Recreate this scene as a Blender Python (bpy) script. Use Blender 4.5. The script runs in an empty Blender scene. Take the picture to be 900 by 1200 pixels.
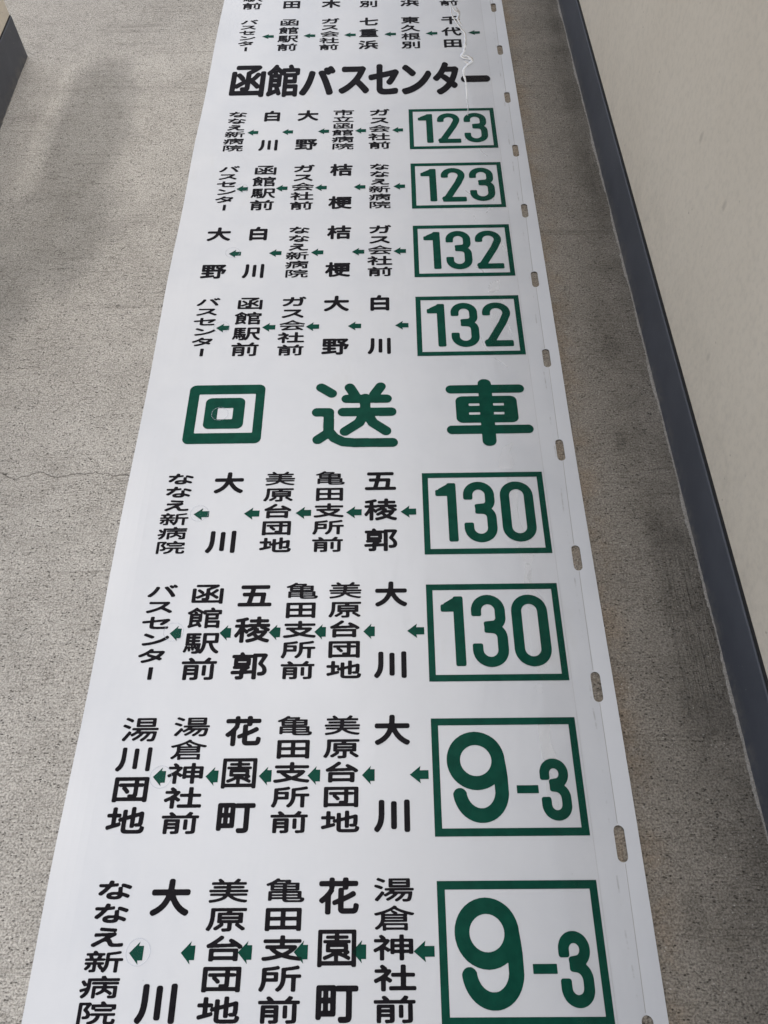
import bpy, bmesh, math, random
import numpy as np
from mathutils import Vector, Matrix
from mathutils.geometry import delaunay_2d_cdt

random.seed(7)
R = math.radians
scene = bpy.context.scene
COL = scene.collection

# ------------------------------------------------------------------ camera
CAM_H = 1.5
PITCH, YAW, ROLL = 0.54061, 0.02146, 0.03094
cp, sp = math.cos(PITCH), math.sin(PITCH)
yawm = Matrix.Rotation(YAW, 3, 'Z')
F = yawm @ Vector((0, sp, -cp)); U = yawm @ Vector((0, cp, sp)); RT = yawm @ Vector((1, 0, 0))
c, s = math.cos(ROLL), math.sin(ROLL)
U2 = c * U + s * RT; R2 = c * RT - s * U
cam_data = bpy.data.cameras.new('camera')
cam = bpy.data.objects.new('camera', cam_data)
COL.objects.link(cam)
m = Matrix((R2, U2, -F)).transposed().to_4x4()
m.translation = Vector((0.61683, -0.03088, CAM_H))
cam.matrix_world = m
cam_data.sensor_fit = 'VERTICAL'; cam_data.sensor_height = 36; cam_data.lens = 27.0
cam_data.clip_start = 0.02; cam_data.clip_end = 500
scene.camera = cam

# ------------------------------------------------------------------ sky and sun
SUN_EL, SUN_AZ = 72.0, 2.0        # degrees; azimuth clockwise from +Y
world = bpy.data.worlds.new("World"); scene.world = world; world.use_nodes = True
wn = world.node_tree.nodes; wl = world.node_tree.links
bg = wn['Background']; bg.inputs[1].default_value = 0.15
sky = wn.new('ShaderNodeTexSky'); sky.sky_type = 'NISHITA'; sky.sun_disc = False
sky.sun_elevation = R(SUN_EL); sky.sun_rotation = R(SUN_AZ)
sky.air_density = 1.0; sky.dust_density = 4.0; sky.ozone_density = 1.0
hsv = wn.new('ShaderNodeHueSaturation'); hsv.inputs['Saturation'].default_value = 0.5
wl.new(sky.outputs[0], hsv.inputs['Color']); wl.new(hsv.outputs[0], bg.inputs[0])
sun_d = bpy.data.lights.new('sun', 'SUN'); sun_d.energy = 1.35; sun_d.angle = R(38); sun_d.color = (1.0, 0.98, 0.95)
sun = bpy.data.objects.new('sun', sun_d); COL.objects.link(sun)
az, el = R(SUN_AZ), R(SUN_EL)
sdir = Vector((math.sin(az) * math.cos(el), math.cos(az) * math.cos(el), math.sin(el)))
sun.rotation_euler = sdir.to_track_quat('Z', 'Y').to_euler()
scene.view_settings.view_transform = 'Standard'; scene.view_settings.look = 'None'
scene.view_settings.gamma = 1.0; scene.view_settings.use_curve_mapping = False
scene.view_settings.exposure = 0.16
scene.cycles.max_bounces = 8
scene.cycles.transparent_max_bounces = 16

# ------------------------------------------------------------------ node helpers
class NT:
    def __init__(self, name):
        self.m = bpy.data.materials.new(name); self.m.use_nodes = True
        self.t = self.m.node_tree; self.n = self.t.nodes; self.l = self.t.links
        self.b = self.n['Principled BSDF']
        g = self.n.new('ShaderNodeNewGeometry'); self.pos = g.outputs['Position']
    def put(self, sock, v):
        if hasattr(v, 'is_linked'): self.l.new(v, sock)
        else: sock.default_value = v
    def map(self, scale=(1, 1, 1), loc=(0, 0, 0)):
        x = self.n.new('ShaderNodeMapping'); self.l.new(self.pos, x.inputs[0])
        x.inputs['Scale'].default_value = scale; x.inputs['Location'].default_value = loc
        return x.outputs[0]
    def noise(self, scale, detail=4, rough=.5, vec=None, dist=0):
        x = self.n.new('ShaderNodeTexNoise'); self.l.new(vec if vec is not None else self.pos, x.inputs['Vector'])
        x.inputs['Scale'].default_value = scale; x.inputs['Detail'].default_value = detail
        x.inputs['Roughness'].default_value = rough; x.inputs['Distortion'].default_value = dist
        return x.outputs[0]
    def voro(self, scale, vec=None, out='Distance', rand=1):
        x = self.n.new('ShaderNodeTexVoronoi'); self.l.new(vec if vec is not None else self.pos, x.inputs['Vector'])
        x.inputs['Scale'].default_value = scale; x.inputs['Randomness'].default_value = rand
        return x.outputs[out]
    def math(self, op, a, b=0, c=0, clamp=False):
        x = self.n.new('ShaderNodeMath'); x.operation = op; x.use_clamp = clamp
        self.put(x.inputs[0], a); self.put(x.inputs[1], b); self.put(x.inputs[2], c)
        return x.outputs[0]
    def rng(self, v, a, b, c=0, d=1):
        x = self.n.new('ShaderNodeMapRange'); x.interpolation_type = 'SMOOTHSTEP'
        self.put(x.inputs[0], v); x.inputs[1].default_value = a; x.inputs[2].default_value = b
        self.put(x.inputs[3], c); self.put(x.inputs[4], d)
        return x.outputs[0]
    def mix(self, f, a, b, mode='MIX'):
        x = self.n.new('ShaderNodeMix'); x.data_type = 'RGBA'; x.blend_type = mode
        self.put(x.inputs[0], f); self.put(x.inputs[6], a); self.put(x.inputs[7], b)
        return x.outputs[2]
    def xyz(self, v=None):
        x = self.n.new('ShaderNodeSeparateXYZ'); self.l.new(v if v is not None else self.pos, x.inputs[0])
        return x.outputs
    def bump(self, h, strength=.5, dist=.002, nrm=None):
        x = self.n.new('ShaderNodeBump'); x.inputs['Strength'].default_value = strength
        x.inputs['Distance'].default_value = dist; self.l.new(h, x.inputs['Height'])
        if nrm is not None: self.l.new(nrm, x.inputs['Normal'])
        return x.outputs[0]
    def blob(self, cx, cy, rx, ry, wob, soft=.5):
        """0..1 mask of a stain: an ellipse with a ragged edge"""
        X, Y, Z = self.xyz()
        dx = self.math('DIVIDE', self.math('SUBTRACT', X, cx), rx)
        dy = self.math('DIVIDE', self.math('SUBTRACT', Y, cy), ry)
        d = self.math('SQRT', self.math('ADD', self.math('MULTIPLY', dx, dx), self.math('MULTIPLY', dy, dy)))
        d = self.math('ADD', d, self.math('MULTIPLY', self.math('SUBTRACT', wob, .5), 1.6))
        return self.rng(d, 1 - soft, 1 + soft, 1, 0)
def rgb(r, g, b): return (r, g, b, 1)

# ------------------------------------------------------------------ materials
def mat_concrete():
    t = NT('concrete')
    X, Y, Z = t.xyz()
    big = t.noise(1.7, 5, .6); mid = t.noise(9, 5, .6)
    grain = t.noise(260, 3, .7)
    grain2 = t.noise(520, 2, .8)
    broom = t.noise(1, 5, .75, t.map((7, 210, 1)))
    broom2 = t.noise(1, 3, .6, t.map((3, 60, 1)))
    col = t.mix(t.rng(mid, .3, .7), rgb(.350, .336, .314), rgb(.418, .402, .378))
    col = t.mix(t.rng(big, .35, .65, 0, .55), col, rgb(.455, .440, .415))
    # paste and sand grains
    col = t.mix(t.rng(grain, .32, .66), t.mix(1, col, rgb(.58, .58, .57), 'MULTIPLY'), t.mix(1, col, rgb(1.36, 1.36, 1.35), 'MULTIPLY'))
    col = t.mix(t.rng(grain2, .56, .72, 0, .45), col, rgb(.11, .10, .088))
    coarse = t.noise(1, 4, .8, t.map((85, 130, 1)))
    col = t.mix(t.rng(coarse, .28, .50, .62, 0), col, t.mix(1, col, rgb(.52, .51, .49), 'MULTIPLY'))
    col = t.mix(t.rng(coarse, .54, .74, 0, .6), col, t.mix(1, col, rgb(1.35, 1.35, 1.33), 'MULTIPLY'))
    dash = t.noise(1, 5, .72, t.map((42, 250, 1), (0, 2, 0)))
    col = t.mix(t.math('MULTIPLY', t.rng(dash, .54, .63), t.rng(t.noise(4, 4), .38, .6, .25, .8)), col, rgb(.14, .128, .11))
    # brush streaks across
    col = t.mix(t.rng(broom, .48, .72, 0, .30), col, rgb(.2, .185, .16))
    # deeper brushed grooves, broken and wandering
    gv = t.n.new('ShaderNodeVectorMath'); gv.operation = 'ADD'; t.l.new(t.map((2.2, 62, 1), (1, 0, 0)), gv.inputs[0])
    wv = t.n.new('ShaderNodeTexNoise'); t.l.new(t.pos, wv.inputs['Vector']); wv.inputs['Scale'].default_value = 4; t.l.new(wv.outputs[1], gv.inputs[1])
    groove = t.noise(1, 4, .7, gv.outputs[0])
    gm = t.math('MULTIPLY', t.rng(groove, .56, .68), t.rng(t.noise(2.4, 5, .6), .42, .60, .12, .8))
    col = t.mix(t.math('MULTIPLY', gm, .38), col, rgb(.15, .137, .118))
    # small open pits
    pv = t.voro(120, t.map((.7, 1.3, 1)))
    pm = t.math('MULTIPLY', t.rng(pv, .12, .26, 1, 0), t.rng(t.noise(34, 3), .44, .56))
    col = t.mix(t.math('MULTIPLY', pm, .75), col, rgb(.05, .044, .038))
    pv2 = t.voro(42, t.map((1, 1.3, 1), (3, 1, 0)))
    pm2 = t.math('MULTIPLY', t.rng(pv2, .05, .10, 1, 0), t.rng(t.noise(12, 2), .5, .56))
    col = t.mix(t.math('MULTIPLY', pm2, .8), col, rgb(.045, .04, .034))
    # stains: a damp grey band curving down the left, pale scuffs beside the corner
    wob = t.math('ADD', t.math('MULTIPLY', t.noise(5.5, 9, .78), .8), t.math('MULTIPLY', t.noise(48, 4, .7, t.map((.5, 1.6, 1))), .2)); wob2 = t.noise(7, 9, .78)
    st = t.blob(-.36, 2.34, .13, .42, wob, .35); st2 = t.blob(-.38, 1.86, .18, .28, wob, .35); st3 = t.blob(-.50, 1.58, .14, .24, wob, .35)
    stm = t.math('MAXIMUM', t.math('MAXIMUM', st, st2), st3)
    col = t.mix(t.math('MULTIPLY', stm, .62), col, t.mix(1, col, rgb(.55, .56, .565), 'MULTIPLY'))
    pale = t.math('MAXIMUM', t.blob(-.50, 2.25, .035, .40, wob2), t.blob(-.52, 1.86, .12, .13, wob2))
    col = t.mix(t.math('MULTIPLY', pale, .5), col, t.mix(1, col, rgb(1.3, 1.3, 1.3), 'MULTIPLY'))
    st4 = t.blob(-.45, 3.1, .5, .28, wob)
    col = t.mix(t.math('MULTIPLY', st4, .35), col, t.mix(1, col, rgb(.6, .6, .61), 'MULTIPLY'))
    # the strip by the right wall is darker and browner, with a ragged border
    darker = t.rng(t.math('ADD', X, t.math('MULTIPLY', t.math('SUBTRACT', wob2, .5), .35)), .86, 1.02)
    col = t.mix(darker, col, t.mix(1, col, rgb(.63, .605, .57), 'MULTIPLY'))
    # patchy darkening along the right wall foot and rust-brown dust beside the film
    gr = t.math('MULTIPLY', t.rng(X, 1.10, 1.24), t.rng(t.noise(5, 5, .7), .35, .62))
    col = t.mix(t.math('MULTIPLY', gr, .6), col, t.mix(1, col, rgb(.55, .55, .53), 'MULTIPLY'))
    for (a, b, rx, ry, k) in ((1.19, 1.35, .025, .05, .35), (1.13, .05, .02, .035, .35), (1.23, 2.15, .03, .25, .3), (1.23, 2.75, .03, .3, .3), (1.165, 1.06, .012, .03, .4)):
        col = t.mix(t.math('MULTIPLY', t.blob(a, b, rx, ry, wob2), k), col, t.mix(1, col, rgb(.5, .5, .49), 'MULTIPLY'))
    rust = t.math('MULTIPLY', t.rng(X, 1.05, 1.13, 1, 0), t.math('GREATER_THAN', X, 1.0))
    col = t.mix(t.math('MULTIPLY', rust, t.rng(t.noise(11, 4, .7), .4, .65, .1, .6)), col, t.mix(1, col, rgb(1.0, .84, .68), 'MULTIPLY'))
    # hairline cracks
    def crack(y0, x0, x1, w, amp, seed):
        n = t.noise(5, 6, .6, t.map((1, 0, 0), (seed, 0, 0)))
        d = t.math('ABSOLUTE', t.math('SUBTRACT', Y, t.math('ADD', y0, t.math('MULTIPLY', t.math('SUBTRACT', n, .5), amp))))
        mk = t.rng(d, 0, w, 1, 0)
        return t.math('MULTIPLY', mk, t.math('MULTIPLY', t.math('GREATER_THAN', X, x0), t.math('LESS_THAN', X, x1)))
    cr = crack(.985, -2.5, .5, .0022, .16, 3.1)
    cr2 = t.math('MULTIPLY', crack(.862, 1.0, 1.16, .0009, .05, 8), .5)
    cr3 = t.math('MULTIPLY', crack(2.42, -2, -.42, .003, .06, 5), .4)
    cr4 = t.math('MULTIPLY', crack(.02, 1.05, 1.5, .0012, .05, 14), .4)
    crm = t.math('MAXIMUM', t.math('MAXIMUM', cr, cr2), t.math('MAXIMUM', cr3, cr4))
    col = t.mix(t.math('MULTIPLY', crm, .6), col, rgb(.07, .06, .05))
    pv4 = t.voro(205, t.map((.75, 1.25, 1), (7, 0, 0))); pm4 = t.math('MULTIPLY', t.rng(pv4, .16, .34, 1, 0), t.rng(t.noise(55, 3, .6), .47, .56))
    col = t.mix(t.math('MULTIPLY', pm4, .62), col, rgb(.10, .09, .078))
    pv5 = t.voro(68, t.map((.8, 1.4, 1), (0, 7, 0))); pm5 = t.math('MULTIPLY', t.rng(pv5, .07, .15, 1, 0), t.rng(t.noise(19, 3, .6), .49, .56))
    col = t.mix(t.math('MULTIPLY', pm5, .8), col, rgb(.06, .054, .047))
    pv6 = t.voro(95, t.map((1, 1.3, 1), (5, 7, 0))); pm6 = t.math('MULTIPLY', t.rng(pv6, .10, .2, 1, 0), t.rng(t.noise(25, 3, .6), .52, .6))
    col = t.mix(t.math('MULTIPLY', pm6, .55), col, rgb(.56, .545, .51))
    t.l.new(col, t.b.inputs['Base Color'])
    t.b.inputs['Roughness'].default_value = .93; t.b.inputs['Specular IOR Level'].default_value = .25
    # relief
    h = t.math('ADD', t.math('MULTIPLY', grain, .9), t.math('MULTIPLY', broom, .55))
    h = t.math('SUBTRACT', h, t.math('MULTIPLY', pm, 1.2)); h = t.math('SUBTRACT', h, t.math('MULTIPLY', pm2, 1.6))
    h = t.math('SUBTRACT', h, t.math('MULTIPLY', pm4, .7)); h = t.math('SUBTRACT', h, t.math('MULTIPLY', pm5, 1.4)); h = t.math('SUBTRACT', h, crm); h = t.math('SUBTRACT', h, t.math('MULTIPLY', gm, .8))
    h = t.math('ADD', h, t.math('MULTIPLY', broom2, .5))
    n1 = t.bump(h, .8, .003)
    ridg = t.noise(1, 4, .65, t.map((95, 3.2, 1)), 0)
    pitty = t.noise(38, 4, .7)
    rmask = t.math('MULTIPLY', t.rng(X, 1.15, 1.21), t.math('MULTIPLY', t.rng(t.math('ADD', Y, t.math('MULTIPLY', wob2, .3)), .46, .64), t.rng(t.math('ADD', Y, t.math('MULTIPLY', wob2, .3)), .86, 1.02, 1, 0)))
    rmask2 = t.math('MULTIPLY', t.rng(X, 1.20, 1.24), t.math('MULTIPLY', t.rng(t.noise(2.2, 3), .45, .6), .4))
    rmask = t.math('MAXIMUM', rmask, rmask2)
    n2 = t.bump(t.math('MULTIPLY', t.math('ADD', ridg, t.math('MULTIPLY', pitty, .3)), rmask), 1.0, .014, n1)
    t.l.new(n2, t.b.inputs['Normal'])
    rl = t.math('MULTIPLY', t.rng(ridg, .40, .50, 1, 0), rmask)  # ridge troughs darkened in the colour, painting in their shading
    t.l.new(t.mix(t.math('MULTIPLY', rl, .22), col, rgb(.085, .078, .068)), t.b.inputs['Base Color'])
    return t.m

def mat_wall():
    t = NT('cream_render')
    a = t.noise(2.2, 5, .6); b = t.noise(60, 4, .7); f = t.noise(420, 2, .6)
    col = t.mix(t.rng(a, .3, .7), rgb(.83, .755, .635), rgb(.865, .79, .67))
    col = t.mix(t.rng(b, .4, .75, 0, .25), col, rgb(.54, .49, .41))
    pv = t.voro(26); pm = t.math('MULTIPLY', t.rng(pv, .03, .09, 1, 0), t.rng(t.noise(9, 2), .54, .60))
    col = t.mix(t.math('MULTIPLY', pm, .55), col, rgb(.33, .28, .22))
    pv2 = t.voro(7.5, t.map((1, 1, .6), (2, 3, 4))); pm2 = t.math('MULTIPLY', t.rng(t.math('ADD', pv2, t.math('MULTIPLY', b, .12)), .09, .15, 1, 0), t.rng(t.noise(3, 2), .5, .56))
    col = t.mix(t.math('MULTIPLY', pm2, .4), col, rgb(.40, .35, .28))
    sm = t.noise(1, 6, .72, t.map((5, 5, 1.6), (3, 3, 0)))
    col = t.mix(t.rng(sm, .55, .78, 0, .14), col, rgb(.50, .46, .40))
    pv3 = t.voro(14, t.map((1, 1, 1), (9, 3, 4))); pm3 = t.math('MULTIPLY', t.rng(t.math('ADD', pv3, t.math('MULTIPLY', f, .08)), .05, .10, 1, 0), t.rng(t.noise(5, 2), .52, .58))
    col = t.mix(t.math('MULTIPLY', pm3, .6), col, rgb(.22, .19, .15))
    zz = t.xyz()[2]
    spl = t.math('MULTIPLY', t.rng(zz, .15, .42, 1, 0), t.rng(t.noise(13, 6, .75), .42, .70))
    col = t.mix(t.math('MULTIPLY', spl, .2), col, rgb(.42, .38, .32))
    t.l.new(col, t.b.inputs['Base Color']); t.b.inputs['Roughness'].default_value = .8
    h = t.math('ADD', t.math('MULTIPLY', b, .5), t.math('MULTIPLY', f, .3)); h = t.math('SUBTRACT', h, pm)
    t.l.new(t.bump(h, .35, .003), t.b.inputs['Normal'])
    return t.m

def mat_skirting():
    t = NT('slate_grey_skirting')
    a = t.noise(6, 5, .6); f = t.noise(700, 2, .6)
    col = t.mix(t.rng(a, .3, .7), rgb(.068, .077, .098), rgb(.088, .098, .122))
    col = t.mix(t.rng(f, .62, .76, 0, .35), col, rgb(.17, .17, .18))
    sc = t.rng(t.noise(1, 4, .7, t.map((20, 20, 160))), .66, .72, 0, .35)
    col = t.mix(sc, col, rgb(.2, .2, .21))
    dust = t.math('MULTIPLY', t.rng(t.xyz()[2], 0, .05, 1, 0), t.rng(t.noise(30, 6, .75), .40, .66))
    col = t.mix(t.math('MULTIPLY', dust, .55), col, rgb(.22, .205, .18))
    pv = t.voro(60); col = t.mix(t.math('MULTIPLY', t.rng(pv, .03, .08, 1, 0), t.rng(t.noise(20, 2), .56, .6)), col, rgb(.4, .38, .34))
    t.l.new(col, t.b.inputs['Base Color']); t.b.inputs['Roughness'].default_value = .55
    t.l.new(t.bump(t.math('ADD', f, a), .15, .002), t.b.inputs['Normal'])
    return t.m

def simple(name, col, rough=.5, spec=.5):
    t = NT(name); t.b.inputs['Base Color'].default_value = col; t.b.inputs['Roughness'].default_value = rough
    t.b.inputs['Specular IOR Level'].default_value = spec
    return t.m

def film_bump(t, k=1.0):
    weave = t.noise(1, 2, .5, t.map((60, 700, 1)))
    wavy = t.noise(1, 3, .5, t.map((7, 3.2, 1)), .4)
    n1 = t.bump(wavy, .45 * k, .010)
    return t.bump(weave, .06 * k, .001, n1)

def mat_film():
    t = NT('white_film')
    X, Y, Z = t.xyz()
    cloud = t.noise(5, 5, .6); weave = t.noise(1, 2, .6, t.map((40, 500, 1)))
    col = t.mix(t.rng(cloud, .3, .7), rgb(.490, .512, .550), rgb(.530, .549, .582))
    col = t.mix(t.rng(weave, .35, .75, 0, .10), col, rgb(.48, .495, .52))
    sm = t.rng(t.noise(1, 5, .7, t.map((9, 2.6, 1), (4, 0, 0))), .58, .74, 0, .22)
    col = t.mix(sm, col, rgb(.46, .46, .45))
    # rubbed dirt lines beside the punched margin
    d = t.math('ABSOLUTE', t.math('SUBTRACT', X, t.math('ADD', 1.006, t.math('MULTIPLY', t.math('SUBTRACT', t.noise(2.5, 3, .6, t.map((0, 1, 0))), .5), .02))))
    dm = t.math('MULTIPLY', t.rng(d, .0006, .0022, 1, 0), t.rng(t.noise(14, 4, .7, t.map((0, 1, 0), (0, 5, 0))), .50, .62))
    col = t.mix(t.math('MULTIPLY', dm, .5), col, rgb(.25, .25, .25))
    spk = t.math('MULTIPLY', t.rng(t.voro(30), .02, .05, 1, 0), t.rng(t.noise(7, 2), .56, .62))
    col = t.mix(t.math('MULTIPLY', spk, .35), col, rgb(.3, .3, .3))
    t.l.new(col, t.b.inputs['Base Color'])
    t.l.new(t.rng(cloud, .3, .7, .38, .5), t.b.inputs['Roughness'])
    t.l.new(film_bump(t), t.b.inputs['Normal'])
    return t.m

def mat_ink(name, c0, c1, rough=.42):
    t = NT(name)
    n = t.noise(40, 4, .6)
    t.l.new(t.mix(t.rng(n, .3, .7), c0, c1), t.b.inputs['Base Color'])
    t.b.inputs['Roughness'].default_value = rough; t.b.inputs['Specular IOR Level'].default_value = .04
    t.l.new(film_bump(t), t.b.inputs['Normal'])
    return t.m

def mat_clear(name, base_fac, gloss_fac, milk=(.8, .82, .85, 1), rough=.12, noise_scale=0, bump=0.0, ior=1.12):
    """see-through plastic: mostly transparent, a little milky, with a glossy face"""
    t = NT(name)
    tr = t.n.new('ShaderNodeBsdfTransparent'); df = t.n.new('ShaderNodeBsdfDiffuse'); gl = t.n.new('ShaderNodeBsdfGlossy')
    df.inputs[0].default_value = milk; gl.inputs['Roughness'].default_value = rough
    m1 = t.n.new('ShaderNodeMixShader'); m2 = t.n.new('ShaderNodeMixShader')
    f = base_fac
    if noise_scale:
        f = t.rng(t.noise(noise_scale, 4, .65, t.map((1, .55, 1)), .5), .52, .56, base_fac * .15, base_fac * 1.6)
    t.put(m1.inputs[0], f); t.l.new(tr.outputs[0], m1.inputs[1]); t.l.new(df.outputs[0], m1.inputs[2])
    fr = t.n.new('ShaderNodeFresnel'); fr.inputs[0].default_value = ior
    g = t.math('ADD', t.math('MULTIPLY', fr.outputs[0], 1.0), gloss_fac, clamp=True)
    t.put(m2.inputs[0], g); t.l.new(m1.outputs[0], m2.inputs[1]); t.l.new(gl.outputs[0], m2.inputs[2])
    if bump:
        bp = t.bump(t.noise(22, 3, .5, t.map((1, .5, 1)), .6), bump, .006)
        t.l.new(bp, gl.inputs['Normal']); t.l.new(bp, fr.inputs['Normal'])
    t.l.new(m2.outputs[0], t.n['Material Output'].inputs[0])
    return t.m

M_CON = mat_concrete(); M_WALL = mat_wall(); M_SK = mat_skirting()
M_GAP = simple('dark_sealant', rgb(.02, .02, .022), .8)
M_LIP = None
M_FILM = mat_film()
M_BLACK = mat_ink('black_ink', rgb(.005, .0044, .0065), rgb(.009, .008, .011), .45)
M_GREEN = mat_ink('green_ink', rgb(.0015, .044, .030), rgb(.003, .058, .039), .45)
M_TAPE = mat_clear('clear_tape', .0, .0, (.6, .6, .6, 1), .35)
M_GLINT = mat_clear('painted_crease_glint', .85, .04, (.9, .92, .94, 1), .15)  # near-opaque white paints the sky's glint onto the tape creases
M_FLAP = mat_clear('lifted_clear_tape', .42, .0, (.85, .87, .9, 1), .2)
M_STICK = mat_clear('clear_sticker', .006, .0, (.72, .76, .84, 1), .1, ior=1.04)
M_RING = mat_clear('sticker_edge', .30, .0, (.50, .55, .66, 1), .2)
M_BAND = mat_clear('milky_band', .12, .0, (.50, .50, .49, 1), .35)

# ------------------------------------------------------------------ object helpers
def mesh_obj(name, verts, faces, mat, parent=None, smooth=False, me=None, loc=(0, 0, 0)):
    if me is None:
        me = bpy.data.meshes.new(name); me.from_pydata([tuple(v) for v in verts], [], faces); me.update()
        me.materials.append(mat)
        if smooth:
            me.polygons.foreach_set('use_smooth', [True] * len(me.polygons))
    o = bpy.data.objects.new(name, me); COL.objects.link(o); o.location = loc
    if parent: o.parent = parent
    return o
def empty(name, loc=(0, 0, 0), parent=None):
    o = bpy.data.objects.new(name, None); o.empty_display_size = .1; COL.objects.link(o); o.location = loc
    if parent: o.parent = parent
    return o
def tag(o, label=None, cat=None, kind=None, group=None):
    if label: o['label'] = label
    if cat: o['category'] = cat
    if kind: o['kind'] = kind
    if group: o['group'] = group
    return o
def box_data(x0, x1, y0, y1, z0, z1):
    v = [(x, y, z) for z in (z0, z1) for x, y in ((x0, y0), (x1, y0), (x1, y1), (x0, y1))]
    f = [(3, 2, 1, 0), (4, 5, 6, 7), (0, 1, 5, 4), (1, 2, 6, 5), (2, 3, 7, 6), (3, 0, 4, 7)]
    return v, f

# ------------------------------------------------------------------ ground
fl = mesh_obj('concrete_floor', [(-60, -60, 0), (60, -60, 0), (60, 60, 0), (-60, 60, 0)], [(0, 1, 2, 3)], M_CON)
tag(fl, 'brushed grey concrete floor with sandy pits, stains and hairline cracks', 'floor', 'structure')

# ------------------------------------------------------------------ walls
WALL_H = 2.4; SHADE_SLAB_X = .84
def bevel(o, w=.003, seg=2):
    b = o.modifiers.new('bevel', 'BEVEL'); b.width = w; b.segments = seg; b.limit_method = 'ANGLE'
# right wall, very slightly turned from the film's own direction
rw = empty('cream_wall', (1.264, 3.111, 0)); rw.rotation_euler = (0, 0, math.atan2(.0215, 2.93))
tag(rw, 'cream rendered wall with slate skirting along the right side of the film', 'wall')
o = mesh_obj('wall_face', *box_data(.006, .26, -7.5, 5.0, .144, WALL_H), M_WALL, rw); bevel(o)
o = mesh_obj('skirting', *box_data(.0, .24, -7.48, 4.98, -.02, .1375), M_SK, rw); bevel(o, .0025)
mesh_obj('sealant_line', *box_data(.0035, .23, -7.47, 4.97, .1378, .1438), M_GAP, rw)
if SHADE_SLAB_X:
    o = mesh_obj('unseen_shade_slab', *box_data(SHADE_SLAB_X - 1.264, .24, -7.4, 4.9, WALL_H + .004, WALL_H + .16), M_WALL, rw)  # unseen slab, added to shade the floor and film on the right
# left pier: outer corner at (-.668, 2.79)
lw = empty('cream_pier', (-.668, 2.79, 0)); lw.rotation_euler = (0, 0, R(1.2))
tag(lw, 'end of cream wall with slate skirting at the upper left corner', 'wall')
o = mesh_obj('wall_face', *box_data(-.9, -.003, -1.7, -.003, .142, WALL_H), M_WALL, lw); bevel(o)
o = mesh_obj('skirting', *box_data(-.92, 0, -1.72, 0, -.02, .1385), M_SK, lw); bevel(o, .003)
mesh_obj('sealant_line', *box_data(-.91, -.002, -1.71, -.002, .1388, .1418), M_GAP, lw)

# ragged cement lip where the floor meets each skirting
def lip(name, x0, y0, x1, y1, side, w, parent):
    rr = random.Random(3); v = []; f = []; n = int(abs(y1 - y0) / .006)
    for i in range(n + 1):
        t_ = i / n; x = x0 + (x1 - x0) * t_; y = y0 + (y1 - y0) * t_
        ww = w * (.45 + .5 * rr.random() + .5 * math.sin(y * 9) * math.sin(y * 23 + 1))
        ww = max(ww, w * .25)
        h = .0022 + .0018 * rr.random()
        v += [(x, y, h), (x + side * ww * .5, y, h * .9), (x + side * ww, y, -.0004)]
        if i:
            a = (i - 1) * 3; b_ = i * 3
            for k in (0, 1):
                f.append((a + k, b_ + k, b_ + k + 1, a + k + 1) if side < 0 else (a + k, a + k + 1, b_ + k + 1, b_ + k))
    t = mesh_obj(name, v, f, M_LIPM, parent); return t
tl = NT('pale_cement_lip'); g_ = tl.noise(300, 3, .7)
tl.l.new(tl.mix(tl.rng(g_, .3, .7), rgb(.22, .21, .19), rgb(.40, .38, .35)), tl.b.inputs['Base Color']); tl.b.inputs['Roughness'].default_value = .95
tl.l.new(tl.bump(g_, .6, .002), tl.b.inputs['Normal']); M_LIPM = tl.m
lip('cement_lip', 1.2925, -.8, 1.2635, 3.25, -1, .0065, fl)
lip('cement_lip', -.650, 1.3, -.667, 2.79, 1, .007, fl)

# ================================================================== LETTERING
# glyph outlines are thickened and rounded as shapes, then filled as thin print
def edt(mask, r):
    """distance of each cell to the nearest True cell, exact up to r cells"""
    big = 1e6; h, w = mask.shape; r = int(math.ceil(r)) + 1
    g = np.where(mask, 0.0, big)
    best = g.copy()
    for k in range(1, r + 1):
        best[k:] = np.minimum(best[k:], g[:-k] + k); best[:-k] = np.minimum(best[:-k], g[k:] + k)
    g2 = np.minimum(best, big) ** 2; out = g2.copy()
    for k in range(1, r + 1):
        out[:, k:] = np.minimum(out[:, k:], g2[:, :-k] + k * k); out[:, :-k] = np.minimum(out[:, :-k], g2[:, k:] + k * k)
    return np.sqrt(np.minimum(out, (r * 1.5) ** 2))
def raster_tris(P, T, w, h):
    m_ = np.zeros((h, w), bool)
    for a, b, c_ in T:
        A, B, C = P[a], P[b], P[c_]
        x0 = max(int(min(A[0], B[0], C[0])) - 1, 0); x1 = min(int(max(A[0], B[0], C[0])) + 2, w)
        y0 = max(int(min(A[1], B[1], C[1])) - 1, 0); y1 = min(int(max(A[1], B[1], C[1])) + 2, h)
        if x1 <= x0 or y1 <= y0: continue
        X = np.arange(x0, x1)[None, :] + .5; Y = np.arange(y0, y1)[:, None] + .5
        def e(p, q): return (q[0] - p[0]) * (Y - p[1]) - (q[1] - p[1]) * (X - p[0])
        e1, e2, e3 = e(A, B), e(B, C), e(C, A)
        m_[y0:y1, x0:x1] |= ((e1 >= 0) & (e2 >= 0) & (e3 >= 0)) | ((e1 <= 0) & (e2 <= 0) & (e3 <= 0))
    return m_
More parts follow.
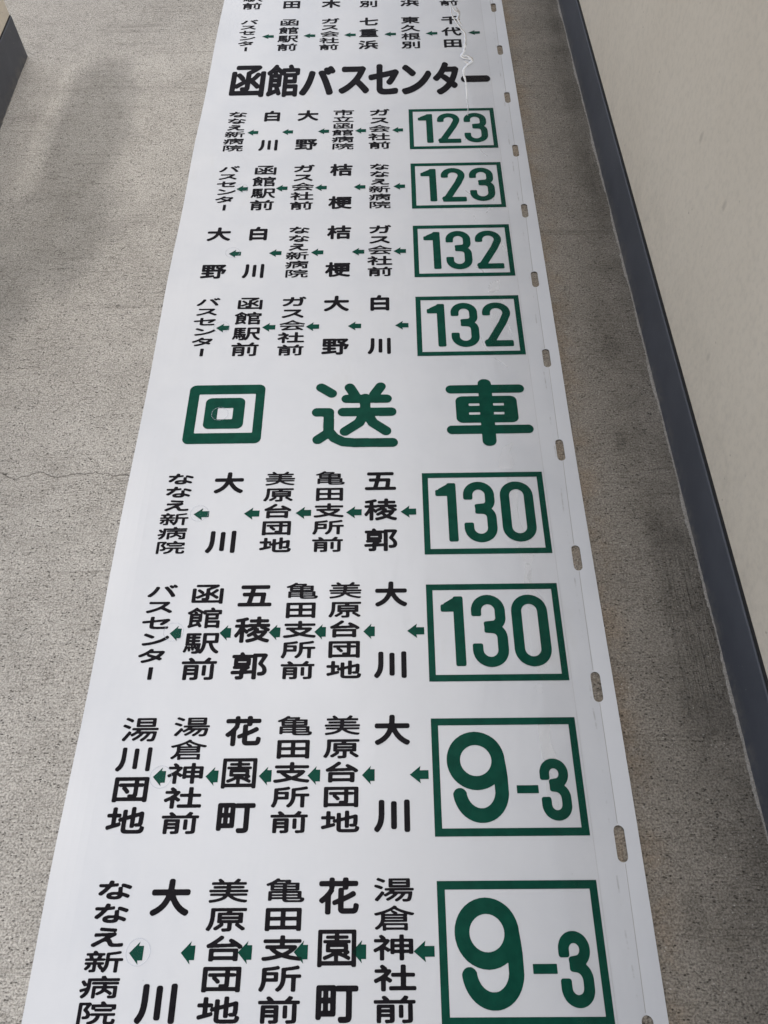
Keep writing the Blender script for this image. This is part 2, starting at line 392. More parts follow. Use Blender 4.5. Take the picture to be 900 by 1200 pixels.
def raster_strokes(strokes, w, h, px):
    """strokes: list of (points, thickness, round_ends) in metres"""
    m_ = np.zeros((h, w), bool)
    X = (np.arange(w) + .5)[None, :] * px; Y = (np.arange(h) + .5)[:, None] * px
    for pts, th, rnd in strokes:
        for i in range(len(pts) - 1):
            (ax, ay), (bx, by) = pts[i], pts[i + 1]
            dx, dy = bx - ax, by - ay; L = math.hypot(dx, dy)
            if L < 1e-9: continue
            u = ((X - ax) * dx + (Y - ay) * dy) / L; v = np.abs((X - ax) * dy - (Y - ay) * dx) / L
            m_ |= (u >= -1e-6) & (u <= L + 1e-6) & (v <= th / 2)
            for (qx, qy), end in ((pts[i], i == 0), (pts[i + 1], i == len(pts) - 2)):
                if rnd or not end:
                    m_ |= (X - qx) ** 2 + (Y - qy) ** 2 <= (th / 2) ** 2
    return m_
def round_and_grow(m_, px, e, d):
    """erode by e, dilate by e+d: round corners of radius e+d. returns field, inside < 0"""
    if e > 0:
        din = edt(~m_, (e / px) + 2) * px
        core = din > e
    else: core = m_
    r = e + d
    dout = edt(core, r / px + 3) * px
    inn = edt(~core, 3) * px
    fld = np.where(core, -inn, dout) - r
    k = np.array([.25, .5, .25])
    for _ in range(3):
        fld[1:-1] = k[0] * fld[:-2] + k[1] * fld[1:-1] + k[2] * fld[2:]
        fld[:, 1:-1] = k[0] * fld[:, :-2] + k[1] * fld[:, 1:-1] + k[2] * fld[:, 2:]
    return fld
def contours(fld):
    ins = fld < 0; h, w = fld.shape
    code = ins[:-1, :-1] * 1 + ins[:-1, 1:] * 2 + ins[1:, 1:] * 4 + ins[1:, :-1] * 8
    nxt = {}
    def pt(kind, y, x):
        if kind == 0: a, b = fld[y, x], fld[y, x + 1]; return (x + a / (a - b), y)
        a, b = fld[y, x], fld[y + 1, x]; return (x, y + a / (a - b))
    E = {0: lambda y, x: (0, y, x), 1: lambda y, x: (1, y, x + 1), 2: lambda y, x: (0, y + 1, x), 3: lambda y, x: (1, y, x)}
    tab = {1: [(3, 0)], 2: [(0, 1)], 3: [(3, 1)], 4: [(1, 2)], 5: [(3, 0), (1, 2)], 6: [(0, 2)], 7: [(3, 2)], 8: [(2, 3)], 9: [(2, 0)],
           10: [(0, 1), (2, 3)], 11: [(2, 1)], 12: [(1, 3)], 13: [(1, 0)], 14: [(0, 3)]}
    ys, xs = np.nonzero((code > 0) & (code < 15))
    for y, x in zip(ys.tolist(), xs.tolist()):
        for a, b in tab[int(code[y, x])]: nxt[E[a](y, x)] = E[b](y, x)
    loops = []
    while nxt:
        s0, cur = next(iter(nxt.items())); lp = [s0]; del nxt[s0]
        while cur != s0:
            lp.append(cur); n_ = nxt.pop(cur, None)
            if n_ is None: break
            cur = n_
        loops.append([pt(*k) for k in lp])
    return loops
def rdp_closed(P, eps):
    P = np.array(P); n = len(P)
    if n < 8: return P
    i0 = 0; i1 = int(np.argmax(((P - P[0]) ** 2).sum(1)))
    def rdp(i, j):
        idx = np.arange(i, j + 1) % n; S = P[idx]; a, b = S[0], S[-1]; d = b - a; L = np.hypot(*d)
        if len(S) < 3: return [i]
        dist = np.abs((S[:, 0] - a[0]) * d[1] - (S[:, 1] - a[1]) * d[0]) / max(L, 1e-9)
        k = int(np.argmax(dist))
        if dist[k] > eps: return rdp(i, i + k) + rdp(i + k, j)
        return [i]
    keep = rdp(0, i1) + rdp(i1, n)
    return P[np.array(keep) % n]
def fill_mesh(name, fld, px, ox, oy, mat, sy=1.0, eps=.35):
    loops = [rdp_closed(l, eps) for l in contours(fld) if len(l) > 8]
    loops = [l for l in loops if len(l) > 3]
    pts = [Vector((float(p_[0]), float(p_[1]))) for l in loops for p_ in l]
    ed = []; k = 0
    for l in loops:
        ed += [(k + i, k + (i + 1) % len(l)) for i in range(len(l))]; k += len(l)
    vo, _, fo_, *_r = delaunay_2d_cdt(pts, ed, [], 0, 1e-5)
    hh, ww_ = fld.shape; F_ = []
    for a, b, c_ in fo_:
        A, B, C = vo[a], vo[b], vo[c_]; z = (B.x - A.x) * (C.y - A.y) - (B.y - A.y) * (C.x - A.x)
        if abs(z) < 1e-7: continue
        gx, gy = (A.x + B.x + C.x) / 3, (A.y + B.y + C.y) / 3
        xi = min(max(int(gx), 0), ww_ - 2); yi = min(max(int(gy), 0), hh - 2); fx, fy = gx - xi, gy - yi
        val = (fld[yi, xi] * (1 - fx) + fld[yi, xi + 1] * fx) * (1 - fy) + (fld[yi + 1, xi] * (1 - fx) + fld[yi + 1, xi + 1] * fx) * fy
        if val > 0: continue
        F_.append((a, b, c_) if z > 0 else (a, c_, b))
    V = [((v.x + .5) * px + ox, ((v.y + .5) * px + oy) * sy, 0) for v in vo]
    me = bpy.data.meshes.new(name); me.from_pydata([tuple(v) for v in V], [], F_); me.update(); me.materials.append(mat)
    return me

_fc = bpy.data.curves.new('font_probe', 'FONT'); _fo = bpy.data.objects.new('font_probe', _fc); COL.objects.link(_fo)
_gl = {}
def glyph(ch):
    """triangles of one character in em units, centred on its em square"""
    if ch not in _gl:
        _fc.body = ch; _fc.resolution_u = 6
        bpy.context.view_layer.update()
        ev = _fo.evaluated_get(bpy.context.evaluated_depsgraph_get()); me = ev.to_mesh()
        P = np.array([v.co[:2] for v in me.vertices]); me.calc_loop_triangles()
        T = [tuple(t_.vertices) for t_ in me.loop_triangles]; ev.to_mesh_clear()
        _gl[ch] = (P, T)
    return _gl[ch]
# em square of the CJK face, measured from a full-width frame character
_P, _ = glyph('田'); _em = (_P[:, 0].max() - _P[:, 0].min()) / .78
_EMC = ((_P[:, 0].max() + _P[:, 0].min()) / 2, (_P[:, 1].max() + _P[:, 1].min()) / 2 + .0 * _em)
_cache = {}
DENSE = set('会野亀美倉園郭館新稜病東院湯函駅所桔梗原重根前神')
def char_mesh(ch, w, h, d, mat, px=.00035, sy=1.0, vertical=True, e=None, fit=False):
    """w, h: em width and height in metres; d: growth of each stroke edge in metres"""
    key = (ch, round(w, 4), round(h, 4), round(d, 5), mat.name, sy, vertical, fit)
    if key in _cache: return _cache[key]
    P, T = glyph(ch)
    Q = (P - np.array(_EMC)) / _em
    if ch == 'ー' and vertical: Q = np.stack([Q[:, 1] * 1.0, -Q[:, 0] * .92], 1)
    if fit:
        mn, mx = Q.min(0), Q.max(0); Q = (Q - (mn + mx) / 2) / np.maximum(mx - mn, .12)
        Q = Q * np.array([w - 2 * d, h - 2 * d])
    else: Q = Q * np.array([w, h])
    mn, mx = Q.min(0), Q.max(0); pad = d + 6 * px
    W_ = int((mx[0] - mn[0] + 2 * pad) / px) + 2; H_ = int((mx[1] - mn[1] + 2 * pad) / px) + 2
    m_ = raster_tris((Q - mn + pad) / px, T, W_, H_)
    if e is None: e = min(.022 * h, .022 * w)
    fld = round_and_grow(m_, px, e, d)
    me = fill_mesh('character', fld, px, mn[0] - pad, mn[1] - pad, mat, sy)
    _cache[key] = me
    return me

# ------------------------------------------------------------------ the film
P_ROW = .28928; WID = 1.05183; USLOT = 1.0187; V0 = .16623
Z0 = .0022
banner = empty('roller_destination_film', (0, 0, 0))
tag(banner, 'long white bus destination film with green numbers and black stop names lying on concrete', 'bus roll sign')
V_LO, V_HI = -.72, 4.15
def film_z(u, v):
    z = Z0
    if u > .975: z += .0007 * (1 + math.sin(v * 7.3) * math.sin(v * 3.1 + 1)) * (u - .975) / .077
    if u > USLOT: z += (u - USLOT) * (.13 + .05 * math.sin(v * 5.1))
    k = max(0, 1 - u / .07)
    z += k * k * .0036 * (1 + math.sin(v * 9.1 + .6 * math.sin(v * 3)))
    return z
def film_x(u, v):
    if u > 1.0: return u + .0008 * math.sin(v * 3.3 + 1)
    if u < .03: return u + .0012 * math.sin(v * 2.4)
    return u
bmf = bmesh.new(); vd = {}
def V(u, v):
    k = (round(u, 5), round(v, 5))
    if k not in vd: vd[k] = bmf.verts.new((film_x(u, v), v, film_z(u, v)))
    return vd[k]
n0 = -3; n1 = 13
NV = 28; dv = P_ROW / NV
vs = [V0 + (n0 - .5) * P_ROW + i * dv for i in range((n1 - n0 + 1) * NV + 1)]
UA, UB = .995, 1.0424
us = [0, .012, .025, .04, .055, .075, .5, .975, UA]
for i in range(len(vs) - 1):
    for j in range(len(us) - 1):
        bmf.faces.new((V(us[j], vs[i]), V(us[j + 1], vs[i]), V(us[j + 1], vs[i + 1]), V(us[j], vs[i + 1])))
    for a, b in ((UB, 1.048), (1.048, WID)):
        bmf.faces.new((V(a, vs[i]), V(b, vs[i]), V(b, vs[i + 1]), V(a, vs[i + 1])))
NU = 8; SW, SL = .0185, .062
slot_c = []
for k in range(n0, n1 + 1):
    vc = V0 + k * P_ROW; slot_c.append(vc)
    base = (k - n0) * NV
    outer = [(UB, vs[base + i]) for i in range(NV)] + [(UB + (UA - UB) * i / NU, vs[base + NV]) for i in range(NU)] + \
            [(UA, vs[base + NV - i]) for i in range(NV)] + [(UA + (UB - UA) * i / NU, vs[base]) for i in range(NU)]
    inner = []
    hs = SL / 2 - SW / 2
    for i in range(NV):      # right side bottom to top
        inner.append((USLOT + SW / 2, vc - hs + 2 * hs * i / NV))
    for i in range(NU): a_ = math.pi * i / NU; inner.append((USLOT + SW / 2 * math.cos(a_), vc + hs + SW / 2 * math.sin(a_)))
    for i in range(NV): inner.append((USLOT - SW / 2, vc + hs - 2 * hs * i / NV))
    for i in range(NU): a_ = math.pi + math.pi * i / NU; inner.append((USLOT + SW / 2 * math.cos(a_), vc - hs + SW / 2 * math.sin(a_)))
    N = len(outer); rings = []
    for q, t_ in enumerate((0, .3, .6, .85, 1)):
        rg = []
        for (ou, ov), (iu, iv) in zip(outer, inner):
            if q == 0: rg.append(V(ou, ov))
            else:
                uu, vv = ou + (iu - ou) * t_, ov + (iv - ov) * t_
                rg.append(bmf.verts.new((film_x(uu, vv), vv, film_z(uu, vv))))
        rings.append(rg)
    for a, b in zip(rings, rings[1:]):
        for i in range(N):
            bmf.faces.new((a[i], a[(i + 1) % N], b[(i + 1) % N], b[i]))
bmesh.ops.recalc_face_normals(bmf, faces=bmf.faces)
me = bpy.data.meshes.new('film_sheet'); bmf.to_mesh(me); bmf.free(); me.materials.append(M_FILM)
if me.polygons[0].normal.z < 0: me.flip_normals()
sheet = bpy.data.objects.new('film_sheet', me); COL.objects.link(sheet); sheet.parent = banner
sm_ = sheet.modifiers.new('thickness', 'SOLIDIFY'); sm_.thickness = .0006; sm_.offset = -1
ZU = Z0 + .0003; ZP = Z0 + .0007        # height of the print

def flat_strip(name, pts, mat, z, parent=banner):
    return mesh_obj(name, [(x, y, z) for x, y in pts], [tuple(range(len(pts)))], mat, parent)
V_A, V_B = vs[0], vs[-1]
# crease line along the punched margin, in pieces between the slots
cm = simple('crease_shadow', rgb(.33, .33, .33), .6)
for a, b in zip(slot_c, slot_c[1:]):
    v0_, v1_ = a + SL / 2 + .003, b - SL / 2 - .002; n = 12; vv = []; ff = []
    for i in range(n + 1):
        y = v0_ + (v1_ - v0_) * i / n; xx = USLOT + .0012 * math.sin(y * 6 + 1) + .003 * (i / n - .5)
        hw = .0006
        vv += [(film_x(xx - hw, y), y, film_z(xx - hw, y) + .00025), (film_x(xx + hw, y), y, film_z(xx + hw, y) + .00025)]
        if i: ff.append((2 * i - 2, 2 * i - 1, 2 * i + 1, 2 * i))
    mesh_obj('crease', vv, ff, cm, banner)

# ------------------------------------------------------------------ stop names
def nm(n): return {1: .28, 2: .275, 3: .27, 4: .222, 5: .178, 6: .152}[n]
BLOCK_T, BLOCK_B = .1105, -.1045
def stop_name(text, x, yc, w=.072, top=BLOCK_T, bot=BLOCK_B, thin=1.0, mat=M_BLACK, only=None, hfrac=None):
    n = len(text); H = top - bot; hc = nm(n) * H if hfrac is None else hfrac * H
    root = empty('stop_name', (x, yc, ZP), banner); root['label'] = 'black lettering reading ' + text
    kata = any(ch in 'バスセンターガ' for ch in text)
    d0 = {1: .0025, 2: .0025, 3: .0021, 4: .0018, 5: .0015, 6: .0013}[n] * thin
    rr = random.Random(text + str(round(x, 2)) + str(round(yc, 2)))
    for i, ch in enumerate(text):
        y = (top - hc / 2) - (H - hc) * (i / (n - 1) if n > 1 else .5)
        d = d0 * (.8 if ch in DENSE else 1.0)
        if ch in 'なえバスセンターガ' : d = d0 * 1.2
        if ch in '亀倉美湯会' and n > 4: d = d0 * (.40 if ch in '倉亀' else .52)
        if ch in '園湯' and n <= 4: d = d0 * .5
        me_ = char_mesh(ch, (w - 2 * d) / .90, (hc - 2 * d) / .885, d, mat)
        mesh_obj('character', None, None, mat, root, me=me_, loc=(rr.uniform(-.0006, .0006), y, 0))
    return root
C5 = (.121, .236, .355, .472, .590)
C6 = (.119, .219, .321, .420, .514, .611)
CB = (.110, .260, .410, .552, .705, .853)
ROWS = [
 (0, C6, ['ななえ新病院', '大川', '美原台団地', '亀田支所前', '花園町', '湯倉神社前']),
 (1, C6, ['湯川団地', '湯倉神社前', '花園町', '亀田支所前', '美原台団地', '大川']),
 (2, C6, ['バスセンター', '函館駅前', '五稜郭', '亀田支所前', '美原台団地', '大川']),
 (3, C5, ['ななえ新病院', '大川', '美原台団地', '亀田支所前', '五稜郭']),
 (5, C5, ['バスセンター', '函館駅前', 'ガス会社前', '大野', '白川']),
 (6, C5, ['大野', '白川', 'ななえ新病院', '桔梗', 'ガス会社前']),
 (7, C5, ['バスセンター', '函館駅前', 'ガス会社前', '桔梗', 'ななえ新病院']),
 (8, C5, ['ななえ新病院', '白川', '大野', '市立函館病院', 'ガス会社前']),
 (10, CB, ['バスセンター', '函館駅前', 'ガス会社前', '七重浜', '東久根別', '千代田']),
 (11, CB, ['函館駅前', '千代田', '木', '東久根別', '七重浜', 'ガス会社前']),
]
for k, xs_, names in ROWS:
    for x, tx in zip(xs_, names):
        w = {'ななえ新病院': .067, '市立函館病院': .072, 'バスセンター': .068, '函館駅前': .076, '白川': .066, '花園町': .073, '五稜郭': .076, '湯川団地': .073}.get(tx, .072)
        if tx == '木': stop_name(tx, x, k * P_ROW + .002 - .078, w)
        else: stop_name(tx, x, k * P_ROW + .002, w)

# ------------------------------------------------------------------ arrows
def arrow_mesh(kind):
    if kind == 'long': w, h, sh, hd = .0355, .032, .0160, .0205
    elif kind == 'small': w, h, sh, hd = .0240, .0345, .0215, .0170
    P_ = [(-w / 2, 0), (-w / 2 + hd, h / 2), (-w / 2 + hd - .0015, sh / 2), (w / 2, sh / 2), (w / 2, -sh / 2), (-w / 2 + hd - .0015, -sh / 2), (-w / 2 + hd, -h / 2)]
    me_ = bpy.data.meshes.new('arrow'); me_.from_pydata([(x, y, 0) for x, y in P_], [], [(0, 6, 5, 2), (0, 2, 1), (0, 5, 6)][:0] + [(0, 2, 1), (0, 5, 2), (0, 6, 5), (2, 5, 4, 3)]); me_.update()
    me_.materials.append(M_GREEN); return me_
A_L, A_S = arrow_mesh('long'), arrow_mesh('small')
ARR = {10: [.186, .337, .484, .63, .78, .934], 8: [.179, .292, .409, .529, .649], 7: [.170, .291, .411, .529, .650], 6: [.175, .291, .411, .528, .647],
       5: [.170, .293, .410, .522, .648], 3: [.181, .296, .414, .529, .653], 2: [.161, .265, .368, .463, .565, .662], 1: [.169, .269, .370, .462, .565, .661],
       0: [.172, .260, .357, .452, .551, .661], 11: [.186, .337, .484, .63, .78, .934]}
for k, L_ in ARR.items():
    for i, x in enumerate(L_):
        small = k in (0, 1, 2) and i < 5
        a = mesh_obj('arrow', None, None, M_GREEN, banner, me=A_S if small else A_L, loc=(x, k * P_ROW + (-.004 if k >= 8 else 0), ZP))
        if k >= 8: a.scale = (1.0, 1.0, 1)
        if k == 10 or k == 11: a.scale = (1.2, 1.0, 1)

# ------------------------------------------------------------------ number boxes
def frame_mesh(x0, x1, y0, y1, t_):
    P_ = [(x0, y0), (x1, y0), (x1, y1), (x0, y1), (x0 + t_, y0 + t_), (x1 - t_, y0 + t_), (x1 - t_, y1 - t_), (x0 + t_, y1 - t_)]
    me_ = bpy.data.meshes.new('box_frame'); me_.from_pydata([(x, y, 0) for x, y in P_], [], [(0, 1, 5, 4), (1, 2, 6, 5), (2, 3, 7, 6), (3, 0, 4, 7)]); me_.update()
    me_.materials.append(M_GREEN); return me_
FRAME = frame_mesh(-.1402, .1402, -.1075, .1075, .0137)
def arc(cx, cy, rx, ry, a0, a1, n=14):
    return [(cx + rx * math.cos(R(a0 + (a1 - a0) * i / n)), cy + ry * math.sin(R(a0 + (a1 - a0) * i / n))) for i in range(n + 1)]
def digit_strokes(ch, w, h, t_):
    """centre lines inside a w x h box centred on the origin"""
    a, b = w / 2 - t_ / 2, h / 2 - t_ / 2
    if ch == '1':
        x = w / 2 - t_ / 2
        return [([(x, -h / 2), (x, h / 2)], t_, False), ([(-w / 2, h / 2 - .0265), (x, h / 2 - .0265)], t_ * .80, False), ([(-w / 2 + .010, h / 2 - .0240), (x - .002, h / 2 - .0088)], t_ * .82, False)]
    if ch == '0':
        return [(arc(0, b - a, a, a, 0, 180) + arc(0, -b + a, a, a, 180, 360) + [(a, b - a)], t_, True)]
    if ch == '3':
        y1 = b - a * .98; ru = a * .96; m_ = .006
        up = [(-ru, y1 - .012), (-ru, y1)] + arc(0, y1, ru, a * .98, 180, 0)
        ym = m_
        up += [(ru, ym + .022)] + arc(ru - .016, ym + .022, .016, .018, 0, -75, 6)
        up += [(-.010, ym + .002)]
        lo = [(-.010, ym - .001), (a - .020, ym - .002)] + arc(a - .020, ym - .022, .020, .020, 80, 0, 6) + arc(0, -b + a, a, a, 0, -180) + [(-a, -b + a + .014)]
        return [(up, t_, False), (lo, t_, False), ([(-.006, ym), (a - .018, ym)], t_ * .95, False)]
    if ch == '2':
        y1 = b - a * .98
        return [([(-a, y1 - .010), (-a, y1)] + arc(0, y1, a, a * .98, 180, -18) + [(a * .55, y1 - .036), (-a * .82, -b + .004)], t_, False),
                ([(-w / 2 + .002, -b), (w / 2, -b)], t_, False), ([(-a, -b + .004), (-a + .004, -b)], t_, True)]
    if ch == '9':
        # large round nine: z-shaped measure of the print
        cy = h / 2 - .0535; cx = -.0045; rx, ry = .0425, .0415
        ring = arc(cx, cy, rx, ry, 0, 360, 36)
        tail = [(cx + rx, cy), (cx + rx + .0014, cy - .013), (cx + rx + .0026, cy - .028), (cx + rx + .003, cy - .042)] + arc(cx + rx + .003 - .0395, -h / 2 + .0555, .0395, .0435, 0, -178, 24)
        return [(ring, t_, True), (tail, t_, False)]
    if ch == '-': return [([(-w / 2, 0), (w / 2, 0)], h, False)]
_dc = {}
def digit(ch, x, y, w, h, t_, parent, base):
    key = (ch, round(w, 4), round(h, 4), t_)
    if key not in _dc:
        px = .0004; pad = .006
        W_, H_ = int((w + 2 * pad + .02) / px), int((h + 2 * pad) / px)
        off = (w / 2 + pad + .01, h / 2 + pad)
        st = [([(p_[0] + off[0], p_[1] + off[1]) for p_ in pts], th, rn) for pts, th, rn in digit_strokes(ch, w, h, t_)]
        m_ = raster_strokes(st, W_, H_, px)
        e = 0 if ch == '-' else .0042
        fld = round_and_grow(m_, px, e, 0.0001)
        _dc[key] = fill_mesh('digit', fld, px, -off[0], -off[1], M_GREEN)
    return mesh_obj('digit', None, None, M_GREEN, parent, me=_dc[key], loc=(x - base[0], y - base[1], 0))
BOXES = {8: '123', 7: '123', 6: '132', 5: '132', 3: '130', 2: '130', 1: '9-3', 0: '9-3'}
for k, tx in BOXES.items():
    cx_, cy_ = .8267, k * P_ROW + {8: .001, 7: .0025, 6: .0, 5: -.002, 3: -.003, 2: -.0015, 1: -.0015, 0: 0}[k]
    nb = empty('number_box', (cx_, cy_, ZP), banner); nb['label'] = 'green framed number box reading ' + tx
    fo = mesh_obj('box_frame', None, None, M_GREEN, nb, me=FRAME)
    if tx != '9-3':
        base = (cx_, cy_); y = cy_ + .0015
        digit(tx[0], .7395, y, .0475, .1545, .0208, nb, base)
        digit(tx[1], .8150, y, .0735, .1600, .0215, nb, base)
        digit(tx[2], .9015, y, .0755, .1590, .0212, nb, base)
    else:
        base = (cx_, cy_)
        digit('9', .7735, cy_ - .002, .118, .1645, .0252, nb, base)
        digit('-', .8625, cy_ - .0265, .0405, .0145, .0145, nb, base)
        digit('3', .9140, cy_ - .0265, .0550, .1110, .0180, nb, base)

# ------------------------------------------------------------------ out-of-service row (three large green characters)
def stroke_char(strokes, cx, cy, w, h, th, px=.0006, extra=None, e=.0):
    W_, H_ = int(w / px), int(h / px)
    st = [([(x - cx + w / 2, y - cy + h / 2) for x, y in pts], th, True) for pts in strokes]
    m_ = raster_strokes(st, W_, H_, px)
    if extra: m_ = extra(m_, px, cx - w / 2, cy - h / 2)
    fld = round_and_grow(m_, px, e, .0001)
    return fill_mesh('character', fld, px, -w / 2, -h / 2, M_GREEN)
def rrect(m_, px, ox, oy, x0, x1, y0, y1, r, val):
    h, w = m_.shape
    X = (np.arange(w) + .5)[None, :] * px + ox; Y = (np.arange(h) + .5)[:, None] * px + oy
    dx = np.maximum(np.maximum(x0 + r - X, X - x1 + r), 0); dy = np.maximum(np.maximum(y0 + r - Y, Y - y1 + r), 0)
    s_ = dx * dx + dy * dy <= r * r if r > 0 else (X >= x0) & (X <= x1) & (Y >= y0) & (Y <= y1)
    m_[s_] = val
    return m_
SOU = [[(0.4413, 1.2361), (0.4683, 1.2162)], [(0.4337, 1.1572), (0.4629, 1.1567), (0.4638, 1.0938), (0.4387, 1.0737)],
       [(0.4637, 1.0989), (0.4788, 1.0781), (0.4997, 1.0663), (0.5265, 1.0633), (0.6190, 1.0625)], [(0.5132, 1.2348), (0.5265, 1.2097)],
       [(0.5908, 1.2369), (0.5753, 1.2115)], [(0.5061, 1.1985), (0.6056, 1.1975)], [(0.4977, 1.1570), (0.6167, 1.1562)],
       [(0.5522, 1.201), (0.5526, 1.1578)], [(0.5526, 1.1578), (0.5382, 1.1237), (0.504, 1.0972)], [(0.554, 1.1578), (0.5716, 1.1231), (0.6036, 1.0973)]]
SHA = [[(0.7668, 1.2240), (0.9376, 1.2240)], [(0.7644, 1.0977), (0.9483, 1.0977)]]
def kuruma(m_, px, ox, oy):
    rrect(m_, px, ox, oy, .7765, .9285, 1.1185, 1.2010, .016, True)
    rrect(m_, px, ox, oy, .8085, .8960, 1.1705, 1.1785, .002, False)
    rrect(m_, px, ox, oy, .8080, .8950, 1.1430, 1.1508, .002, False)
    return rrect(m_, px, ox, oy, .8352, .8688, 1.0485, 1.2560, .0155, True)
def mawaru(m_, px, ox, oy):
    rrect(m_, px, ox, oy, .1095, .3005, 1.0655, 1.2485, .016, True)
    rrect(m_, px, ox, oy, .1355, .2775, 1.0975, 1.2190, .001, False)
    rrect(m_, px, ox, oy, .1545, .2530, 1.1105, 1.2065, .015, True)
    return rrect(m_, px, ox, oy, .1862, .2245, 1.1395, 1.1750, .001, False)
sr = empty('out_of_service_line', (0, 0, ZP), banner); sr['label'] = 'large green lettering reading 回送車'
for nme, st, cx_, ex in (('回', [], .205, mawaru), ('送', SOU, .527, None), ('車', SHA, .857, kuruma)):
    me_ = stroke_char(st, cx_, 1.155, .24, .24, .0262, extra=ex)
    mesh_obj('character', None, None, M_GREEN, sr, me=me_, loc=(cx_, 1.155, 0))

# ------------------------------------------------------------------ bus centre title row
tr_ = empty('title_line', (0, 0, ZP), banner); tr_['label'] = 'bold black lettering reading 函館バスセンター'
for ch, x0, x1, y1, y0 in (('函', .0783, .1977, 2.7025, 2.509), ('館', .2005, .3155, 2.705, 2.506), ('バ', .3160, .4391, 2.690, 2.512), ('ス', .4495, .5564, 2.685, 2.517),
                           ('セ', .5520, .6590, 2.695, 2.510), ('ン', .6649, .7702, 2.690, 2.508), ('タ', .7734, .8650, 2.702, 2.503), ('ー', .8698, .9700, 2.614, 2.5745)):
    w, h = x1 - x0, y1 - y0; S = 1.45
    d = .0044 if ch in '函館' else .0062
    if ch == 'ー':
        m_ = raster_strokes([([(.02, .02), (.02 + w - .027, .02)], .027, True)], int((w + .02) / .0005), int(.04 / .0005), .0005)
        fld = round_and_grow(m_, .0005, 0, .0001)
        me_ = fill_mesh('character', fld, .0005, -.02 - (w - .027) / 2, -.02, M_BLACK, S)
    else:
        me_ = char_mesh(ch, w, h / S, d, M_BLACK, px=.0005, sy=S, vertical=False, e=.0026, fit=True)
    mesh_obj('character', None, None, M_BLACK, tr_, me=me_, loc=((x0 + x1) / 2, (y0 + y1) / 2, 0))

# ------------------------------------------------------------------ clear round stickers
def disc(r, z, n=40): return [(r * math.cos(2 * math.pi * i / n), r * math.sin(2 * math.pi * i / n), z) for i in range(n)]
def ring_me():
    n = 48; v = disc(.0212, 0, n) + disc(.0198, .0, n)
    return v, [(i, (i + 1) % n, n + (i + 1) % n, n + i) for i in range(n)]
for i, (x, y) in enumerate([(.1756, .0016), (.1724, .289), (.1568, .582), (.1764, .870), (.1671, 1.4487), (.1687, 1.7403), (.1673, 2.0265), (.1932, 1.156)]):
    st = mesh_obj('round_sticker', disc(.0197, 0, 40), [tuple(range(40))], M_STICK, banner, loc=(x, y, ZP + .0008))
    v_, f_ = ring_me(); mesh_obj('sticker_edge', v_, f_, M_RING, st, loc=(0, 0, .0003))

# ------------------------------------------------------------------ clear reinforcing tape, its creases with painted glints
def ribbon(name, xa, xb, mat, z, n=200):
    v = []; f = []
    for i in range(n + 1):
        y = V_A + (V_B - V_A) * i / n
        v += [(xa(y), y, z), (xb(y), y, z)]
        if i: f.append((2 * i - 2, 2 * i - 1, 2 * i + 1, 2 * i))
    return mesh_obj(name, v, f, mat, banner)
wob = lambda y: .893 + .012 * math.sin(y * 3.1 + 1) + .006 * math.sin(y * 11 + 2) + .003 * math.sin(y * 31)
ribbon('clear_tape', wob, lambda y: .9695 + .0004 * math.sin(y * 4), M_TAPE, ZP + .0010, 500)
ribbon('margin_band', lambda y: .9705 + .0005 * math.sin(y * 3), lambda y: .9722 + .0005 * math.sin(y * 3), M_BAND, ZP + .0002)
def spline(pts, n=10):
    out = []
    P_ = [pts[0]] + list(pts) + [pts[-1]]
    for i in range(1, len(P_) - 2):
        p0, p1, p2, p3 = map(np.array, P_[i - 1:i + 3])
        for k in range(n):
            t_ = k / n
            out.append(tuple(.5 * ((2 * p1) + (-p0 + p2) * t_ + (2 * p0 - 5 * p1 + 4 * p2 - p3) * t_ ** 2 + (-p0 + 3 * p1 - 3 * p2 + p3) * t_ ** 3)))
    out.append(pts[-1]); return out
def wrinkle(pts, w=.004, h=.002, mat=M_GLINT, seed=0):
    rr = random.Random(seed); S = spline(pts); v = []; f = []
    for i, (x, y) in enumerate(S):
        a = S[max(i - 1, 0)]; b = S[min(i + 1, len(S) - 1)]; dx, dy = b[0] - a[0], b[1] - a[1]; L = math.hypot(dx, dy) or 1
        nx, ny = -dy / L, dx / L; k = math.sin(math.pi * (i + .5) / len(S)) ** .4; ww = w * k * (.6 + .8 * rr.random())
        for q, z in ((-1, 0), (-.45, .7), (0, 1), (.45, .7), (1, 0)):
            v.append((x + nx * ww * q * .5, y + ny * ww * q * .5, (ZU if mat is M_FLAP else ZP + .0012 + h * z * k)))
        if i:
            for q in range(4):
                a_ = (i - 1) * 5 + q; f.append((a_, a_ + 1, a_ + 6, a_ + 5))
    me_o = mesh_obj('tape_wrinkle', v, f, mat, banner, smooth=mat is not M_FLAP); return me_o
SQ = [(.8585, 3.0767), (.8612, 3.0035), (.8877, 2.9138), (.9008, 2.8729), (.8918, 2.772), (.8803, 2.7286), (.9148, 2.7058), (.895, 2.6744), (.881, 2.6379), (.8852, 2.5603), (.8827, 2.4705)]
wrinkle(SQ, .009, .0008, seed=1)
wrinkle([(.8803, 2.7286), (.900, 2.735), (.9148, 2.7058), (.902, 2.685), (.888, 2.70)], .011, .0008, seed=2)
wrinkle([(.8585, 3.1), (.872, 3.04), (.885, 3.02), (.880, 2.98), (.894, 2.93)], .008, .0008, seed=3)
wrinkle([(.880, 3.07), (.887, 3.02), (.875, 2.96)], .010, .002, M_FLAP, seed=4)
wrinkle([(.8827, 2.4705), (.884, 2.43), (.880, 2.38)], .003, .001, seed=5)
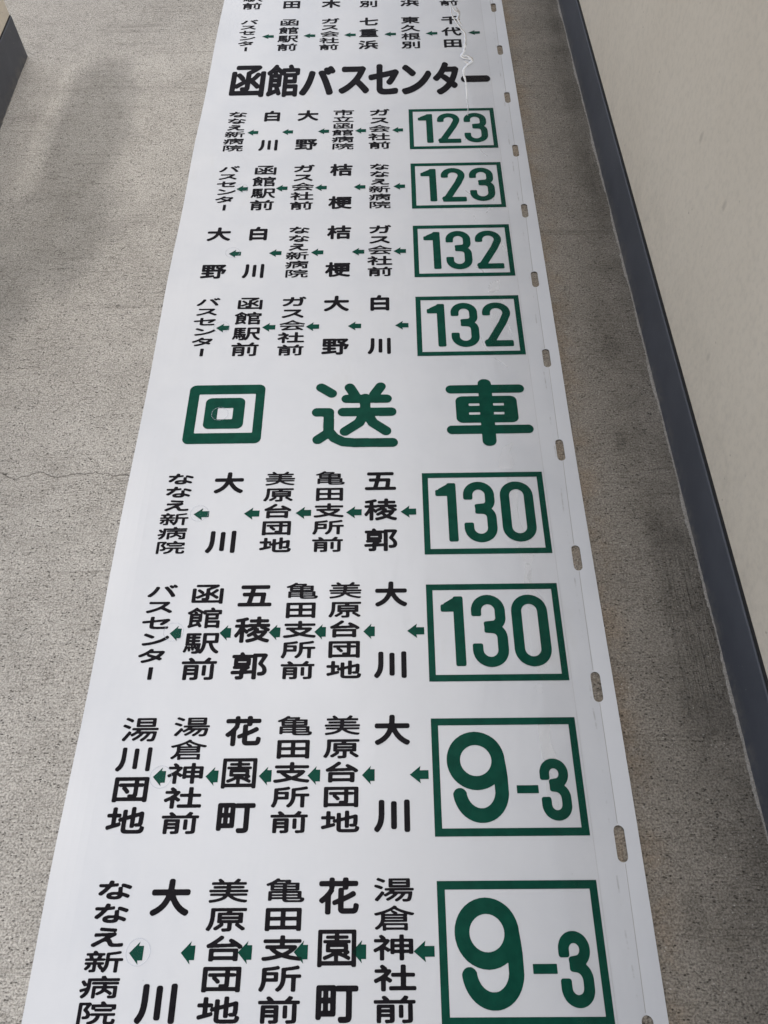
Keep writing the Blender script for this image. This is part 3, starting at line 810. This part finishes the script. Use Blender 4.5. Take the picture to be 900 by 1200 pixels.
for sd, pts in enumerate([[(.905, 2.22), (.913, 2.19), (.930, 2.165)], [(.866, 2.285), (.868, 2.27), (.864, 2.25)], [(.905, 1.895), (.918, 1.915), (.935, 1.935)], [(.850, 2.00), (.862, 1.985), (.874, 1.98)],
                          [(.868, 1.885), (.871, 1.87), (.868, 1.86)], [(.860, 1.665), (.874, 1.655), (.88, 1.64)], [(.93, 1.79), (.945, 1.74), (.957, 1.72)], [(.855, 1.40), (.862, 1.365), (.870, 1.35), (.885, 1.345)],
                          [(.885, 1.325), (.902, 1.31), (.915, 1.295)], [(.935, 1.505), (.93, 1.45), (.938, 1.40)], [(.93, 2.0), (.934, 1.97), (.93, 1.95)]]):
    wrinkle(pts, .0045, .0012, M_FLAP, seed=20 + sd)
def blister(pts, seed, mat=M_FLAP, amp=.002):
    rr = random.Random(seed); S = spline(list(pts) + [pts[0]], 8)[:-1]
    S = [(x + rr.uniform(-1, 1) * amp * .5, y + rr.uniform(-1, 1) * amp) for x, y in S]
    cx_ = sum(p_[0] for p_ in S) / len(S); cy_ = sum(p_[1] for p_ in S) / len(S); n = len(S)
    v = [(x, y, ZU) for x, y in S] + [(cx_ + (x - cx_) * .55, cy_ + (y - cy_) * .6, ZU) for x, y in S] + [(cx_, cy_, ZU)]
    f = [(i, (i + 1) % n, n + (i + 1) % n, n + i) for i in range(n)] + [(n + i, n + (i + 1) % n, 2 * n) for i in range(n)]
    return mesh_obj('tape_blister', v, f, mat, banner)
M_BL = mat_clear('raised_tape_patch', .32, .0, (.86, .87, .88, 1), .2)
M_BL2 = mat_clear('raised_tape_haze', .17, .0, (.86, .87, .88, 1), .25)
blister([(.895, 1.600), (.918, 1.612), (.920, 1.585), (.912, 1.57), (.890, 1.565), (.888, 1.585)], 1, M_BL)
blister([(.895, .395), (.918, .39), (.914, .35), (.922, .325), (.918, .31), (.896, .318)], 2, M_BL)
blister([(.894, .455), (.905, .465), (.912, .45), (.902, .443)], 3, M_BL2)
blister([(.882, 1.045), (.905, 1.055), (.897, 1.03), (.905, 1.005), (.900, .985), (.886, .98), (.868, .99)], 4, M_BL2)
blister([(.885, .965), (.905, .93), (.900, .88), (.906, .83), (.918, .79), (.925, .74), (.905, .735), (.888, .80), (.883, .88)], 5, M_BL2)
blister([(.905, .735), (.918, .725), (.905, .70), (.918, .67), (.938, .64), (.91, .635), (.898, .68)], 6, M_BL2)
blister([(.90, 1.52), (.922, 1.535), (.928, 1.50), (.905, 1.47), (.895, 1.42), (.885, 1.46)], 7, M_BL2)
blister([(.90, .63), (.925, .61), (.918, .55), (.93, .50), (.905, .49), (.895, .56)], 8, M_BL2)
blister([(.90, .30), (.92, .27), (.912, .22), (.898, .25)], 9, M_BL2)

bpy.data.objects.remove(_fo); bpy.data.curves.remove(_fc)
